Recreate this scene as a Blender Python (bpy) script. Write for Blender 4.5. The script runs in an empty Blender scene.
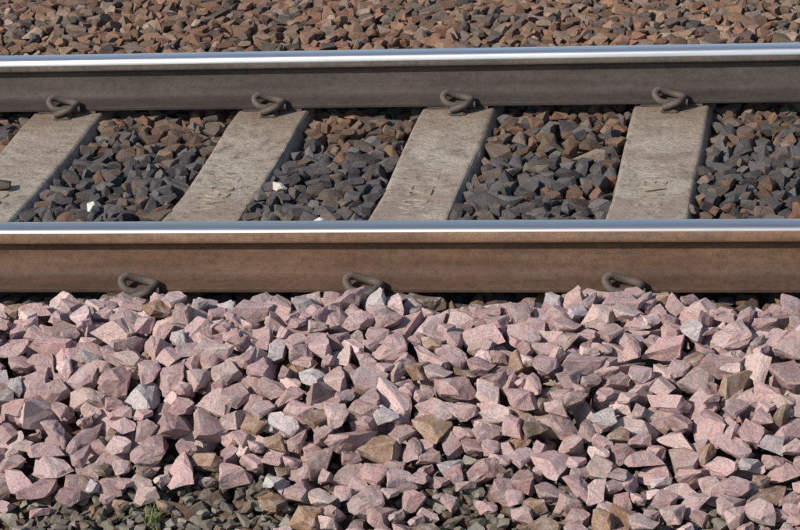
import bpy, bmesh, math, numpy as np, random, time
from mathutils import Vector, Matrix, noise as mnoise
def basis(yaw,pit,rol):
    f=np.array([-math.sin(yaw)*math.cos(pit),math.cos(yaw)*math.cos(pit),-math.sin(pit)])
    r=np.array([math.cos(yaw),math.sin(yaw),0.0]); u=np.cross(r,f)
    return math.cos(rol)*r+math.sin(rol)*u, -math.sin(rol)*r+math.cos(rol)*u, f
scn=bpy.context.scene
cd=bpy.data.cameras.new("camera"); cam=bpy.data.objects.new("camera",cd); scn.collection.objects.link(cam)
r,u,f=basis(0.19327,0.35761,-0.06971)
cam.matrix_world=Matrix(((r[0],u[0],-f[0],1.77365),(r[1],u[1],-f[1],-6.5629),(r[2],u[2],-f[2],2.26721),(0,0,0,1)))
cd.sensor_width=36; cd.lens=117.0; cd.clip_end=5000; cd.clip_start=.05
scn.camera=cam
# ---------------- light ----------------
el=math.radians(37); saz=Vector((-0.66,-0.75,0)).normalized()
sd=Vector((saz.x*math.cos(el),saz.y*math.cos(el),math.sin(el)))
L=bpy.data.lights.new("sun","SUN"); L.energy=5.0; L.angle=math.radians(.5); L.color=(1,.90,.76)
so=bpy.data.objects.new("sun",L); scn.collection.objects.link(so); so.rotation_euler=sd.to_track_quat('Z','Y').to_euler(); so.location=(0,0,10)
w=bpy.data.worlds.new("World"); scn.world=w; w.use_nodes=True; nt=w.node_tree
sky=nt.nodes.new("ShaderNodeTexSky"); sky.sky_type='NISHITA'; sky.sun_disc=False; sky.sun_elevation=el; sky.sun_rotation=math.atan2(sd.x,sd.y)
bg=nt.nodes["Background"]; nt.links.new(sky.outputs[0],bg.inputs[0]); bg.inputs[1].default_value=.12
scn.view_settings.view_transform='Standard'; scn.view_settings.look='None'; scn.view_settings.exposure=0
# ---------------- materials ----------------
def mat(name):
    m=bpy.data.materials.new(name); m.use_nodes=True; n=m.node_tree.nodes; l=m.node_tree.links
    return m,n,l,n["Principled BSDF"]
def noise(n,l,co,scale,detail=5,rough=.6,vec=None):
    t=n.new("ShaderNodeTexNoise"); t.inputs["Scale"].default_value=scale; t.inputs["Detail"].default_value=detail; t.inputs["Roughness"].default_value=rough
    l.new(co,t.inputs["Vector"]); return t.outputs["Fac"]
def ramp(n,l,fac,stops):
    r=n.new("ShaderNodeValToRGB"); e=r.color_ramp.elements
    while len(e)<len(stops): e.new(.5)
    for i,(ps,c) in enumerate(stops):
        e[i].position=ps; e[i].color=(*c,1) if len(c)==3 else c
    l.new(fac,r.inputs[0]); return r.outputs[0]
def mix(n,l,fac,a,b,mode='MIX'):
    m=n.new("ShaderNodeMix"); m.data_type='RGBA'; m.blend_type=mode
    for s,v in ((m.inputs[0],fac),(m.inputs[6],a),(m.inputs[7],b)):
        if hasattr(v,'links'): l.new(v,s)
        elif isinstance(v,(int,float)): s.default_value=v
        else: s.default_value=(*v,1)
    return m.outputs[2]
def bump(n,l,h,st,dist,prev=None):
    b=n.new("ShaderNodeBump"); b.inputs["Strength"].default_value=st; b.inputs["Distance"].default_value=dist
    l.new(h,b.inputs["Height"])
    if prev: l.new(prev,b.inputs["Normal"])
    return b.outputs[0]
def stone_mat(name,dust,dustamt,speck):
    m,n,l,P=mat(name); tc=n.new("ShaderNodeTexCoord").outputs["Object"]
    at=n.new("ShaderNodeAttribute"); at.attribute_name="Col"; c=at.outputs["Color"]
    n1=noise(n,l,tc,38,4); n2=noise(n,l,tc,190,6,.8); n3=noise(n,l,tc,420,2)
    c=mix(n,l,ramp(n,l,n1,[(.45,(0,0,0)),(.66,(dustamt,)*3)]),c,dust)
    c=mix(n,l,1.0,c,ramp(n,l,n2,[(.3,(.6,.58,.58)),(.5,(1,1,1)),(.72,(1.35,1.35,1.35))]),'MULTIPLY')
    c=mix(n,l,ramp(n,l,n3,[(.60,(0,0,0)),(.72,(speck,)*3)]),c,(.66,.62,.60))
    c=mix(n,l,ramp(n,l,n3,[(.30,(speck,)*3),(.38,(0,0,0))]),c,(.07,.06,.06))
    l.new(c,P.inputs["Base Color"]); P.inputs["Roughness"].default_value=.9; P.inputs["Specular IOR Level"].default_value=.2
    b=bump(n,l,n2,.9,.006); b=bump(n,l,n1,.6,.014,b); l.new(b,P.inputs["Normal"]); return m
M_pink=stone_mat("pink_granite",(.52,.46,.465),.55,.45)
M_bal=stone_mat("ballast_stone",(.17,.135,.115),.4,.2)
M_fine=stone_mat("fine_gravel",(.24,.22,.18),.4,.3)
m,n,l,P=mat("soil"); tc=n.new("ShaderNodeTexCoord").outputs["Object"]
a=noise(n,l,tc,30,8,.7); b=noise(n,l,tc,3,4)
c=ramp(n,l,a,[(.3,(.03,.024,.018)),(.55,(.09,.07,.052)),(.75,(.17,.14,.11))]); c=mix(n,l,ramp(n,l,b,[(.5,(0,0,0)),(.7,(.5,)*3)]),c,(.06,.065,.035))
l.new(c,P.inputs["Base Color"]); P.inputs["Roughness"].default_value=.95; l.new(bump(n,l,a,.8,.02),P.inputs["Normal"]); M_soil=m
m,n,l,P=mat("ground"); tc=n.new("ShaderNodeTexCoord").outputs["Object"]
a=noise(n,l,tc,6,8,.75); b=noise(n,l,tc,.15,4)
c=ramp(n,l,a,[(.3,(.05,.05,.025)),(.55,(.10,.10,.05)),(.75,(.18,.15,.10))]); c=mix(n,l,ramp(n,l,b,[(.45,(0,0,0)),(.6,(.7,)*3)]),c,(.05,.08,.025))
l.new(c,P.inputs["Base Color"]); P.inputs["Roughness"].default_value=.95; l.new(bump(n,l,a,.8,.05),P.inputs["Normal"]); M_ground=m
m,n,l,P=mat("distant_ballast"); tc=n.new("ShaderNodeTexCoord").outputs["Object"]
v=n.new("ShaderNodeTexVoronoi"); v.inputs["Scale"].default_value=20; l.new(tc,v.inputs["Vector"])
c=mix(n,l,.5,ramp(n,l,v.outputs["Color"],[(.1,(.10,.08,.07)),(.5,(.22,.17,.14)),(.9,(.30,.24,.21))]),(.18,.13,.10))
l.new(c,P.inputs["Base Color"]); P.inputs["Roughness"].default_value=.9
inv=n.new("ShaderNodeMath"); inv.operation='SUBTRACT'; inv.inputs[0].default_value=1; l.new(v.outputs["Distance"],inv.inputs[1]); l.new(bump(n,l,inv.outputs[0],1,.05),P.inputs["Normal"]); M_dist=m
def rust(name,c0,c1,c2):
    m,n,l,P=mat(name); tc=n.new("ShaderNodeTexCoord").outputs["Object"]
    mp=n.new("ShaderNodeMapping"); mp.inputs["Scale"].default_value=(.12,1,1); l.new(tc,mp.inputs[0])
    a=noise(n,l,mp.outputs[0],25,6,.65); b=noise(n,l,tc,300,4,.7); d=noise(n,l,tc,4,5,.6); e=noise(n,l,tc,60,5,.7)
    c=ramp(n,l,a,[(.3,c0),(.5,c1),(.72,c2)]); c=mix(n,l,1.0,c,ramp(n,l,b,[(.3,(.7,.68,.66)),(.55,(1,1,1)),(.75,(1.2,1.18,1.15))]),'MULTIPLY')
    c=mix(n,l,1.0,c,ramp(n,l,d,[(.3,(.8,.8,.8)),(.7,(1.15,1.1,1.05))]),'MULTIPLY')
    c=mix(n,l,1.0,c,ramp(n,l,e,[(.32,(.7,.7,.7)),(.5,(1,1,1)),(.7,(1.15,1.15,1.15))]),'MULTIPLY')
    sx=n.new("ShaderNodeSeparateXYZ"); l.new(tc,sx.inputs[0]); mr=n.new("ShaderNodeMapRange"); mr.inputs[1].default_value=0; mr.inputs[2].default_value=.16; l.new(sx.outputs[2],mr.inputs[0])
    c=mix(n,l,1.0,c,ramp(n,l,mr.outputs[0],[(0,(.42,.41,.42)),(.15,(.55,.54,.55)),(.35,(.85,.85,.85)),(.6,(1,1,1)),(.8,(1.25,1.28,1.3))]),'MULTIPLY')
    l.new(c,P.inputs["Base Color"]); P.inputs["Roughness"].default_value=.72; P.inputs["Specular IOR Level"].default_value=.35
    l.new(bump(n,l,b,.3,.002),P.inputs["Normal"]); return m
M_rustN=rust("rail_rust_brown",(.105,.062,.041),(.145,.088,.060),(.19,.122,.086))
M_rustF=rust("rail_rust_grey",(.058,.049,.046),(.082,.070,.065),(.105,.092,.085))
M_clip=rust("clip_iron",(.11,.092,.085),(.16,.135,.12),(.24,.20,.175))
def steel(name,a0,a1,met,ro):
    m,n,l,P=mat(name); tc=n.new("ShaderNodeTexCoord").outputs["Object"]
    mp=n.new("ShaderNodeMapping"); mp.inputs["Scale"].default_value=(.02,1,1); l.new(tc,mp.inputs[0])
    a=noise(n,l,mp.outputs[0],220,3); l.new(ramp(n,l,a,[(.3,a0),(.7,a1)]),P.inputs["Base Color"])
    P.inputs["Metallic"].default_value=met; P.inputs["Roughness"].default_value=ro; return m
M_steelF=steel("polished_steel",(.66,.67,.69),(.86,.86,.86),.92,.30)
M_steelN=steel("dull_steel",(.50,.50,.51),(.68,.67,.66),.9,.32)
m,n,l,P=mat("weathered_concrete"); tc=n.new("ShaderNodeTexCoord").outputs["Object"]
oi=n.new("ShaderNodeObjectInfo"); va=n.new("ShaderNodeVectorMath"); va.operation='ADD'; l.new(tc,va.inputs[0]); l.new(oi.outputs["Location"],va.inputs[1]); wc=va.outputs[0]
a=noise(n,l,wc,9,7,.65); b=noise(n,l,wc,90,6,.8); d=noise(n,l,wc,2.6,4); e=noise(n,l,wc,35,4,.6)
c=ramp(n,l,a,[(.28,(.24,.20,.16)),(.5,(.38,.33,.275)),(.72,(.48,.435,.375))])
c=mix(n,l,1.0,c,ramp(n,l,b,[(.3,(.45,.43,.41)),(.45,(.95,.95,.95)),(.75,(1.3,1.3,1.3))]),'MULTIPLY')
c=mix(n,l,1.0,c,ramp(n,l,e,[(.33,(.6,.57,.54)),(.45,(1,1,1)),(.7,(1.12,1.12,1.12))]),'MULTIPLY')
c=mix(n,l,ramp(n,l,d,[(.45,(0,0,0)),(.65,(.5,)*3)]),c,(.24,.165,.12))
sx=n.new("ShaderNodeSeparateXYZ"); l.new(tc,sx.inputs[0]); ab=n.new("ShaderNodeMath"); ab.operation='ABSOLUTE'; l.new(sx.outputs[1],ab.inputs[0])
c=mix(n,l,ramp(n,l,ab.outputs[0],[(.34,(0,0,0)),(.64,(.6,)*3)]),c,(.19,.13,.09))
# sides turn dark brown below the top edge
c=mix(n,l,ramp(n,l,sx.outputs[2],[(0,(0,0,0)),(1,(0,0,0))]),c,c)
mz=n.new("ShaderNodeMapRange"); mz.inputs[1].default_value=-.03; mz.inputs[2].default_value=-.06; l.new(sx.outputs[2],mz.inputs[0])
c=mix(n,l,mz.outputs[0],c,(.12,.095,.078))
l.new(c,P.inputs["Base Color"]); P.inputs["Roughness"].default_value=.9
x=bump(n,l,b,.9,.008); l.new(bump(n,l,e,.6,.012,x),P.inputs["Normal"]); M_conc=m
# ---------------- helpers ----------------
def mk(name,verts,faces,mats,fm=None,parent=None,smooth=None,col=None):
    me=bpy.data.meshes.new(name); me.from_pydata([tuple(v) for v in verts],[],[tuple(f) for f in faces])
    for m in mats: me.materials.append(m)
    if fm is not None: me.polygons.foreach_set("material_index",fm)
    if smooth is not None:
        me.polygons.foreach_set("use_smooth",[True]*len(me.polygons)); me.set_sharp_from_angle(angle=math.radians(smooth))
    me.update(); o=bpy.data.objects.new(name,me); scn.collection.objects.link(o)
    if parent: o.parent=parent
    return o
S=[-0.638,0.0,0.562,1.191]
half=[(.068,0),(.070,.002),(.070,.009),(.067,.0115),(.045,.017),(.028,.0215),(.017,.027),(.011,.036),(.0085,.050),(.008,.075),(.0088,.095),(.012,.105),(.020,.110),(.033,.1145),(.0352,.117),(.0358,.122),(.0354,.134),(.0340,.143),(.031,.1485),(.026,.152),(.018,.1534),(.008,.154)]
prof=half+[(-a,b) for a,b in reversed(half)]
def rail(y,rm,sm,zs):
    xs=np.linspace(-40,40,81); V=[];F=[];fm=[]; N=len(prof)
    for x in xs:
        for a,b in prof: V.append((x,a,b))
    for i in range(len(xs)-1):
        for j in range(N):
            k=(j+1)%N; F.append((i*N+j,i*N+k,(i+1)*N+k,(i+1)*N+j)[::-1]); fm.append(1 if min(prof[j][1],prof[k][1])>zs else 0)
    F.append(tuple(range(N))); fm.append(0); F.append(tuple((len(xs)-1)*N+j for j in reversed(range(N)))); fm.append(0)
    o=mk("steel_rail",V,F,[rm,sm],fm,smooth=35); o.location=(0,y,.008); return o
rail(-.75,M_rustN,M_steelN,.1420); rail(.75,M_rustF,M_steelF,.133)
def tube(pts,rad,seg=10):
    P_=[Vector(q) for q in pts]
    C=[]; Q=[P_[0]]+P_+[P_[-1]]
    for i in range(1,len(Q)-2):
        for t in np.linspace(0,1,6,endpoint=False):
            a,b,c,d=Q[i-1],Q[i],Q[i+1],Q[i+2]
            C.append(.5*((2*b)+(c-a)*t+(2*a-5*b+4*c-d)*t*t+(3*b-a-3*c+d)*t**3))
    C.append(P_[-1]); V=[];F=[]; up=Vector((.1,.2,1)).normalized()
    for i,c in enumerate(C):
        tg=(C[min(i+1,len(C)-1)]-C[max(i-1,0)]).normalized(); up=(up-tg*up.dot(tg)).normalized(); sd_=tg.cross(up)
        for k in range(seg):
            a=2*math.pi*k/seg; V.append(c+rad*(math.cos(a)*up+math.sin(a)*sd_))
    for i in range(len(C)-1):
        for k in range(seg):
            F.append((i*seg+k,i*seg+(k+1)%seg,(i+1)*seg+(k+1)%seg,(i+1)*seg+k))
    F.append(tuple(range(seg))[::-1]); F.append(tuple((len(C)-1)*seg+k for k in range(seg)))
    return V,F
cv,cf=tube([(.052,0,.022),(.02,0,.022),(-.016,0,.022),(-.036,.006,.030),(-.044,.020,.045),(-.034,.034,.050),(-.014,.042,.042),(.008,.045,.034),(.028,.040,.030),(.040,.022,.031),(.034,-.008,.032),(.018,-.026,.027),(-.004,-.032,.020),(-.018,-.032,.018)],.0100)
bm=bmesh.new(); vs=[bm.verts.new(v) for v in cv]
for f_ in cf: bm.faces.new([vs[i] for i in f_])
def addbox(c,s,bev):
    r_=bmesh.ops.create_cube(bm,size=1); vv=r_['verts']
    for v in vv:
        k=.8 if v.co.z>0 else 1
        v.co=Vector((c[0]+v.co.x*s[0]*k,c[1]+v.co.y*s[1]*k,c[2]+v.co.z*s[2]))
    es=list({e for v in vv for e in v.link_edges}); bmesh.ops.bevel(bm,geom=es,offset=bev,segments=2,affect='EDGES')
addbox((.008,0,.015),(.045,.036,.034),.005); addbox((0,-.026,.004),(.055,.024,.010),.004)
bmesh.ops.recalc_face_normals(bm,faces=bm.faces); clipme=bpy.data.meshes.new("rail_clip"); bm.to_mesh(clipme); bm.free()
clipme.materials.append(M_clip); clipme.polygons.foreach_set("use_smooth",[True]*len(clipme.polygons)); clipme.set_sharp_from_angle(angle=math.radians(40))
def text_mesh(s,size):
    c=bpy.data.curves.new("txt","FONT"); c.body=s; c.size=size; c.extrude=.0020; c.bevel_depth=.0012; c.align_x='CENTER'; c.align_y='CENTER'
    o=bpy.data.objects.new("txt",c); scn.collection.objects.link(o); dg=bpy.context.evaluated_depsgraph_get(); me=bpy.data.meshes.new_from_object(o.evaluated_get(dg))
    bpy.data.objects.remove(o); me.materials.clear(); me.materials.append(M_conc); return me
LTS=[text_mesh(s,.10) for s in ("2003 D60 W14","14 W60 2002","D60 27 2003","2003 W31 D60")]
nsl=0
def sleeper(x,rs):
    global nsl
    sec=[-1.22,-1.1,-.98,-.55,-.35,0,.35,.55,.98,1.1,1.22]; V=[];F=[]
    for y in sec:
        a=abs(y); zt=0 if a>.5 else (-.012 if a>.3 else -.02); wt=.105 if a>.3 else .100
        if a>1.2: zt=-.03
        for (px,pz) in [(-.145,-.2),(-.140,-.12),(-wt-.008,zt-.012),(-wt,zt),(wt,zt),(wt+.008,zt-.012),(.140,-.12),(.145,-.2)]:
            V.append((px+rs.uniform(-.003,.003),y,pz))
    for i in range(len(sec)-1):
        for j in range(8): F.append((i*8+j,i*8+(j+1)%8,(i+1)*8+(j+1)%8,(i+1)*8+j))
    F.append(tuple(range(8))[::-1]); F.append(tuple((len(sec)-1)*8+k for k in range(8)))
    o=mk("concrete_sleeper",V,F,[M_conc]); o.location=(x,0,0)
    bmv=o.modifiers.new("bev","BEVEL"); bmv.width=.006; bmv.segments=2; bmv.limit_method='ANGLE'; bmv.angle_limit=math.radians(20)
    k=0
    for ry in (-.75,.75):
        for s in (-1,1):
            k+=1; c=bpy.data.objects.new("rail_clip_%d"%k,clipme); scn.collection.objects.link(c); c.parent=o
            c.location=(rs.uniform(-.006,.006),ry+s*.098,0); c.rotation_euler=(0,0,(math.pi if s>0 else 0)+rs.uniform(-.08,.08))
        pad=mk("rail_pad_%d"%(1+(ry>0)),[(a,b,c) for c in (.0005,.0078) for a,b in ((-.09,-.069),(.09,-.069),(.09,.069),(-.09,.069))],[(3,2,1,0),(4,5,6,7),(0,1,5,4),(1,2,6,5),(2,3,7,6),(3,0,4,7)],[M_clip],parent=o); pad.location=(0,ry,0)
    t=bpy.data.objects.new("embossed_marks",LTS[nsl%4]); nsl+=1; scn.collection.objects.link(t); t.parent=o; t.location=(0,rs.uniform(-.03,.03),-.0190); t.rotation_euler=(0,0,math.pi/2)
    return o
rs=random.Random(4)
SX=list(S)
x=S[0]
while x>-12: x-=.62; SX.append(x)
x=S[3]
while x<14: x+=.62; SX.append(x)
for x in SX: sleeper(x,rs)
# ---------------- terrain grids ----------------
RES=.006; X0,X1,Y0,Y1=-2.3,3.3,-2.9,3.0
nx=int((X1-X0)/RES); ny=int((Y1-Y0)/RES)
gx=X0+(np.arange(nx)+.5)*RES; gy=Y0+(np.arange(ny)+.5)*RES; GX,GY=np.meshgrid(gx,gy)
def wob(X,Y,s,seed,oct=4):
    r_=np.random.RandomState(seed); o=np.zeros_like(X)
    for k in range(oct*2):
        fr=s*(1.5**(k/2))*(.7+.6*r_.rand()); an=r_.rand()*6.28; o+=np.sin(fr*(X*math.cos(an)+Y*math.sin(an))+r_.rand()*6.28)/(1+k*.35)
    return o/2.5
def base_prof(Y):
    return np.interp(Y,[-6,-2.9,-2.3,-1.85,-1.5,-1.1,-.9,-.75,.75,1.0,2.6,3.2,4.5],[-.42,-.40,-.33,-.24,-.155,-.035,-.01,-.022,-.022,-.02,-.02,-.05,-.35])
railz=np.minimum(np.abs(GY-.75),np.abs(GY+.75))<.08
TA=base_prof(GY)+.010*wob(GX,GY,7,1)
TA=np.where(railz,np.minimum(TA,-.03),TA)
B=base_prof(GY)+.010*wob(GX,GY,7,1)-.065
Hh=B.copy(); clipz=np.zeros_like(B,bool); slz=np.zeros_like(B,bool)
for x in SX:
    if X0-.3<x<X1+.3:
        d=np.abs(GX-x); top=np.where(d<.108,0,-(d-.108)/.035*.13); mk_=(d<.14)&(np.abs(GY)<1.22); Hh[mk_]=np.maximum(Hh[mk_],np.where(np.abs(GY)<.3,top-.02,top)[mk_])
        slz|=(d<.16)&(GY>-1.26)&(GY<-.97)
        for yy in (-.848,.848,-.652,.652): clipz|=(np.abs(GX-x)<.055)&(np.abs(GY-yy)<.045)
Hh[clipz]=1.0
# ---------------- stones ----------------
R=np.random.RandomState(11)
def make_proto(size,bev,nplanes,asp):
    while True:
        Nn=R.randn(nplanes,3); Nn/=np.linalg.norm(Nn,axis=1)[:,None]
        bx=np.array([[1,0,0],[-1,0,0],[0,1,0],[0,-1,0],[0,0,1],[0,0,-1]])+R.randn(6,3)*.2; bx/=np.linalg.norm(bx,axis=1)[:,None]
        Nn=np.vstack([Nn,bx]); D=np.concatenate([R.uniform(.52,.95,nplanes),R.uniform(.75,1.1,6)])
        n_=len(D); pts=[]
        for i in range(n_):
            for j in range(i):
                for k in range(j):
                    A=Nn[[i,j,k]]; de=np.linalg.det(A)
                    if abs(de)<.05: continue
                    q=np.linalg.solve(A,D[[i,j,k]])
                    if (Nn@q<=D+1e-6).all(): pts.append(q)
        if len(pts)>=8: break
    pts=np.array(pts); pts-=(pts.max(0)+pts.min(0))/2
    tp=R.uniform(-.3,.3,2); pts[:,1]*=1+tp[0]*pts[:,0]; pts[:,2]*=1+tp[1]*pts[:,0]
    pts=pts*np.array(asp); pts+=R.randn(*pts.shape)*.045
    ax=R.randn(2); ax/=np.linalg.norm(ax); tilt=R.randn()*.5
    m3=Matrix.Rotation(R.uniform(0,6.283),3,'Z')@Matrix.Rotation(tilt,3,Vector((ax[0],ax[1],0)))@Matrix.Rotation(R.uniform(0,6.283),3,'Z')
    pts=pts@np.array(m3).T*size*.5
    bm=bmesh.new(); vs=[bm.verts.new(q) for q in pts]
    bmesh.ops.convex_hull(bm,input=vs)
    loose=[v for v in bm.verts if not v.link_faces]
    if loose: bmesh.ops.delete(bm,geom=loose,context='VERTS')
    bmesh.ops.dissolve_limit(bm,angle_limit=math.radians(7),verts=bm.verts,edges=bm.edges)
    bmesh.ops.remove_doubles(bm,verts=bm.verts,dist=size*.05)
    bm.normal_update()
    pl=[(np.array(f_.normal),np.array(f_.verts[0].co)) for f_ in bm.faces]
    if bev>0: bmesh.ops.bevel(bm,geom=list(bm.edges),offset=size*bev,segments=1,affect='EDGES',clamp_overlap=True)
    bmesh.ops.triangulate(bm,faces=bm.faces)
    if bev<0:   # rough broken faces
        bmesh.ops.subdivide_edges(bm,edges=list(bm.edges),cuts=2,use_grid_fill=True)
        bmesh.ops.triangulate(bm,faces=bm.faces)
        bm.normal_update(); o_=Vector(R.uniform(0,50,3)); k1=2.6/size; k2=7/size
        mv=[(v,v.normal*(size*(.07*mnoise.noise(v.co*k1+o_)+.035*mnoise.noise(v.co*k2+o_)))) for v in bm.verts]
        for v,d_ in mv: v.co+=d_
    bmesh.ops.recalc_face_normals(bm,faces=bm.faces)
    bm.verts.index_update()
    V=np.array([v.co for v in bm.verts]); F=np.array([[v.index for v in f_.verts] for f_ in bm.faces]); bm.free()
    rr=int(np.abs(V[:,:2]).max()/RES)+2; g=np.arange(-rr,rr+1); gx_,gy_=np.meshgrid(g,g); px=gx_*RES;py=gy_*RES
    top=np.full(px.shape,9.);bot=np.full(px.shape,-9.)
    for nn,q in pl:
        if abs(nn[2])<.02: continue
        z=q[2]-(nn[0]*(px-q[0])+nn[1]*(py-q[1]))/nn[2]
        if nn[2]>0: top=np.minimum(top,z)
        else: bot=np.maximum(bot,z)
    mk_=(top>bot)&(px**2+py**2<(size*1.2)**2)
    if mk_.sum()<4: return make_proto(size,bev,nplanes,asp)
    off=(gy_[mk_]*nx+gx_[mk_]).astype(np.int64)
    return dict(V=V,F=F,off=off,top=top[mk_],bot=bot[mk_],rr=rr)
def protos(n_,s0,s1,bev,npl=7):
    return [make_proto(R.uniform(s0,s1)*(1.15 if R.rand()<.15 else 1),bev,npl,(1.12*R.uniform(.9,1.2),.97*R.uniform(.78,1.1),R.uniform(.6,.95))) for _ in range(n_)]
HF=Hh.reshape(-1)
def deposit(PR,reg,T,Pm,n_try,K=5,tol=.004,q=.85):
    out=[]; TF=T.ravel(); PF=None if Pm is None else Pm.ravel()
    ix0=int((reg[0]-X0)/RES);ix1=int((reg[1]-X0)/RES);iy0=int((reg[2]-Y0)/RES);iy1=int((reg[3]-Y0)/RES)
    pi=R.randint(0,len(PR),n_try)
    for i in range(n_try):
        pr=PR[pi[i]]; rr=pr['rr']; best=None; off=pr['off'];bot=pr['bot']; kq=int(len(off)*q)
        for _ in range(K):
            ix=random_int(max(ix0,rr),min(ix1,nx-rr-1)); iy=random_int(max(iy0,rr),min(iy1,ny-rr-1)); b=iy*nx+ix
            if PF is not None and rnd()>PF[b]: continue
            h_=HF[b+off]
            if h_.max()>.5: continue
            z=np.partition(h_-bot,kq)[kq]; sc=z-TF[b]
            if best is None or sc<best[0]: best=(sc,z,b,ix,iy)
        if best is None: continue
        sc,z,b,ix,iy=best
        if sc+pr['top'].max()*.6>tol: continue
        HF[b+off]=np.maximum(HF[b+off],z+pr['top'])
        out.append((pi[i],gx[ix]+(rnd()-.5)*RES,gy[iy]+(rnd()-.5)*RES,z))
    return np.array(out)
rg=random.Random(7); rnd=rg.random
def random_int(a,b): return a+int(rnd()*(b-a))
def build(name,PR,A,colfn,mat_):
    Vs=[];Fs=[];Cs=[];base=0; C=colfn(A)
    for k,pr in enumerate(PR):
        s=np.where(A[:,0]==k)[0]
        if not len(s): continue
        v=pr['V'][None]+A[s,1:4][:,None]; nv=pr['V'].shape[0]
        Vs.append(v.reshape(-1,3)); Fs.append((pr['F'][None]+(base+np.arange(len(s))*nv)[:,None,None]).reshape(-1,3)); Cs.append(np.repeat(C[s],nv,axis=0)); base+=len(s)*nv
    V=np.vstack(Vs);F=np.vstack(Fs).astype(np.int32);C=np.vstack(Cs)
    me=bpy.data.meshes.new(name); me.vertices.add(len(V)); me.vertices.foreach_set("co",V.ravel()); me.loops.add(F.size); me.loops.foreach_set("vertex_index",F.ravel())
    me.polygons.add(len(F)); me.polygons.foreach_set("loop_start",np.arange(0,F.size,3,dtype=np.int32))
    me.update(calc_edges=True)
    at=me.attributes.new("Col","FLOAT_COLOR","POINT"); at.data.foreach_set("color",np.hstack([C,np.ones((len(C),1))]).ravel())
    me.polygons.foreach_set("use_smooth",[False]*len(F)); me.materials.append(mat_); o=bpy.data.objects.new(name,me); scn.collection.objects.link(o)
    return o
def pick(n_,pal,wts,cv=.03,br=.25):
    pal=np.array(pal); idx=R.choice(len(pal),n_,p=np.array(wts)/sum(wts)); c=pal[idx]*R.uniform(1-br,1+br,(n_,1))*R.uniform(1-cv,1+cv,(n_,3)); return c
grey=[(.092,.091,.096),(.068,.067,.072),(.135,.132,.134),(.14,.112,.095)]
brown=[(.25,.15,.102),(.19,.118,.082),(.29,.195,.14),(.19,.145,.12),(.33,.255,.205),(.10,.085,.078),(.27,.145,.095)]
def colA(A):
    n_=len(A); g=pick(n_,grey,[5,4,3,2]); b=pick(n_,brown,[4,4,3,3,1.3,2.5,2]); x,y=A[:,1],A[:,2]
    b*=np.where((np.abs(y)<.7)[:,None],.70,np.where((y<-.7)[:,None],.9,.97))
    pb=1-np.clip(np.interp(y,[-1.0,-.8,-.6,.2,.60,.8],[0,.3,.95,.92,.22,0])+.25*wob(x,y,5,9)*(np.abs(y)<.7),0,1)
    return np.where((R.rand(n_)<pb)[:,None],b,g)
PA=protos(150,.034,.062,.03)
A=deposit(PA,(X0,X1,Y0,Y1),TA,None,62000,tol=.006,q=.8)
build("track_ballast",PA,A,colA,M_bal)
PFn=protos(60,.012,.030,0,5)
Pm=np.clip(np.interp(GY,[-2.9,-1.7,-1.45,-1.3],[.9,.9,.5,0])+.4*wob(GX,GY,6,3),0,1)
A2=deposit(PFn,(X0,X1,Y0,-1.3),TA+.010,Pm,30000,K=3,tol=.012)
def colF(A): return pick(len(A),[(.22,.20,.17),(.17,.15,.125),(.30,.28,.25),(.19,.14,.105),(.12,.115,.105),(.36,.33,.31)],[4,4,2,2,2,.8])
build("fine_gravel",PFn,A2,colF,M_fine)
HF[(np.minimum(np.abs(GY-.75),np.abs(GY+.75))<.068).ravel()]=1.0
# pink gravel tipped against the near rail
PP=protos(130,.052,.078,-1,7)+protos(50,.034,.052,-1,6)
edge=np.interp(GX,[-2,-1,-.31,-.07,.2,.35,.55,.8,1.0,1.1,1.3,1.42,1.5,1.62,2.2,3],[-.93,-.95,-.955,-.915,-.975,-.935,-.915,-.95,-.92,-.87,-.89,-.985,-1.0,-.93,-.95,-.93])+.015*wob(GX,GX*0,14,21,3)
thick=np.interp(edge-GY,[-.02,.03,.10,.25,.35,.50,.65,.9,1.3],[-.05,.045,.10,.125,.125,.10,.055,.035,.02])
TP=TA+thick+.018*wob(GX,GY,8,5)
TP=np.where(slz,np.maximum(TP,.052),TP)
blob=lambda cx,cy,rx,ry: np.exp(-(((GX-cx)/rx)**2+((GY-cy)/ry)**2))
bl=np.clip(blob(.10,-1.74,.34,.15)+blob(.95,-1.66,.12,.09)+blob(1.25,-1.82,.18,.08),0,1)
cov=np.clip(np.interp(GY,[-2.6,-2.1,-1.7,-1.42],[.3,.5,.85,1])+.3*wob(GX,GY,6,8)*(GY<-1.45),.06,1)
cov=np.clip(cov*(1-.87*bl),.03,1)
TP=TP-.03*bl
covb=cov.copy()
A3=deposit(PP,(X0,X1,-2.85,-.86),TP,cov,30000,K=6,tol=.006,q=.82)
def colP(A):
    n_=len(A); c=pick(n_,[(.52,.355,.35),(.46,.325,.33),(.60,.455,.44),(.42,.275,.275),(.47,.43,.45),(.27,.17,.115)],[6,5,4,4,1,.6])
    x,y=A[:,1],A[:,2]
    ix=np.clip(((x-X0)/RES).astype(int),0,nx-1); iy=np.clip(((y-Y0)/RES).astype(int),0,ny-1); cb=covb[iy,ix]
    br=pick(n_,[(.30,.185,.12),(.34,.225,.155),(.21,.15,.115)],[1,1,1]); pb=np.clip((.9-cb)*.9,0,.5)+.035
    return np.where((R.rand(n_)<pb)[:,None],br,c)
build("pink_gravel_heap",PP,A3,colP,M_pink)
def surf(x,y,rad=0):
    i=int((y-Y0)/RES); j=int((x-X0)/RES); return float(Hh[i-rad:i+rad+1,j-rad:j+rad+1].mean())
m,n,l,P=mat("white_quartz"); tc=n.new("ShaderNodeTexCoord").outputs["Object"]; a=noise(n,l,tc,80,5,.7)
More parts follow.
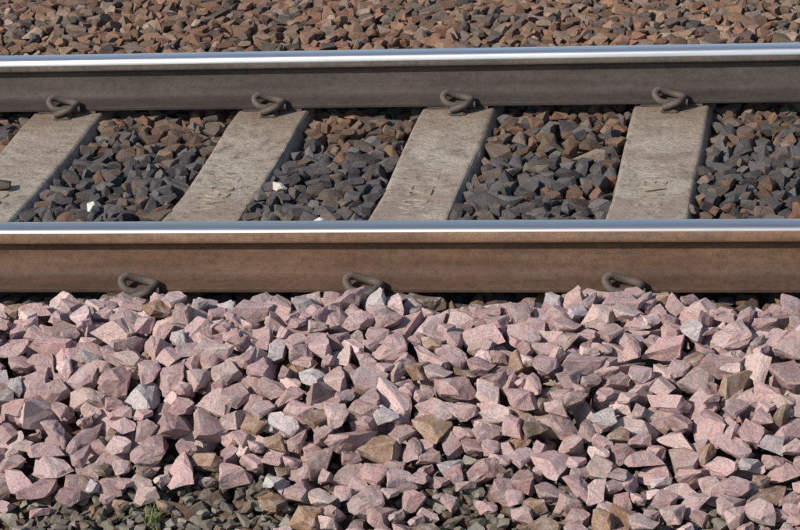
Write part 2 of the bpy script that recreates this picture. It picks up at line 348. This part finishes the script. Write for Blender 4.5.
l.new(ramp(n,l,a,[(.3,(.45,.42,.36)),(.6,(.70,.68,.63))]),P.inputs["Base Color"]); P.inputs["Roughness"].default_value=.7; l.new(bump(n,l,a,.6,.006),P.inputs["Normal"]); M_q=m
for (x,y,k) in [(.170,-.008,3),(.333,-.252,8),(-.331,-.114,12)]:
    pr=PA[k]; o=mk("white_pebble",pr['V']*.72,pr['F'].tolist(),[M_q]); o.location=(x,y,max(surf(x,y),-.03)-pr['V'][:,2].min()*.5)
pr=PA[20]; o=mk("loose_bolt",pr['V']*.8,pr['F'].tolist(),[M_clip]); o.location=(-.640,.03,-.02-pr['V'][:,2].min()*.8)  # dark iron bolt on the sleeper, stood in for by a stone mesh
# grass tuft
m,n,l,P=mat("grass_blade"); tc=n.new("ShaderNodeTexCoord").outputs["Object"]; a=noise(n,l,tc,60,3)
l.new(ramp(n,l,a,[(.35,(.08,.13,.03)),(.65,(.17,.20,.06))]),P.inputs["Base Color"]); P.inputs["Roughness"].default_value=.6; M_g=m
def tuft(x,y,cnt,hh,rad,seed):
    r_=random.Random(seed); V=[];F=[]
    for i in range(cnt):
        a=r_.uniform(0,6.28); d=rad*r_.random(); bx,by=d*math.cos(a),d*math.sin(a); an=r_.uniform(0,6.28); ln=hh*r_.uniform(.5,1.1); w_=r_.uniform(.0012,.0022); lean=r_.uniform(.2,.9)
        dx,dy=math.cos(an),math.sin(an); b0=len(V)
        for t in (0,.35,.7,1):
            ww=w_*(1-t*.9); cx=bx+dx*lean*ln*t*t; cy=by+dy*lean*ln*t*t; cz=ln*t*(1-.3*lean*t)
            V+= [(cx-dy*ww,cy+dx*ww,cz),(cx+dy*ww,cy-dx*ww,cz)]
        for s in range(3): F.append((b0+2*s,b0+2*s+1,b0+2*s+3,b0+2*s+2))
    o=mk("grass_tuft",V,F,[M_g]); o.location=(x,y,surf(x,y,4)-.008)
tuft(.235,-1.68,55,.06,.018,1); tuft(.07,-1.76,26,.035,.03,2); tuft(.62,-1.83,30,.035,.02,3)
def sheet(name,xs,ys,zf,mt,hole=None):
    V=[(x,y,zf(x,y)) for y in ys for x in xs]; F=[]; n_=len(xs)
    for j in range(len(ys)-1):
        for i in range(n_-1):
            if hole and hole((xs[i]+xs[i+1])/2,(ys[j]+ys[j+1])/2): continue
            F.append((j*n_+i,j*n_+i+1,(j+1)*n_+i+1,(j+1)*n_+i))
    return mk(name,V,F,[mt],smooth=60)
ysb=[-6,-5,-4,-3.4,-2.9,-2.6,-2.3,-2.05,-1.85,-1.65,-1.5,-1.3,-1.1,-.9,-.75,-.3,0,.3,.75,1,1.5,2,2.6,3.2,4,4.5]
sheet("soil_bed",[X0-.1,X0+.02]+list(np.linspace(X0+.3,X1-.3,20))+[X1-.02,X1+.1],ysb,lambda x,y: float(base_prof(y))-.045,M_soil)
sheet("ballast_bed",list(np.linspace(-40,X0,20))+list(np.linspace(X1,40,20)),ysb,lambda x,y: float(base_prof(y))-.015,M_dist,hole=lambda x,y: X0<x<X1)
sheet("ballast_verge",[X0,X1],[3.0,3.2,4,4.5],lambda x,y: float(base_prof(y))-.012,M_dist)
gl=[-2000,-500,-100,-20,0,20,100,500,2000]
sheet("ground",gl,gl,lambda x,y:-.46,M_ground)
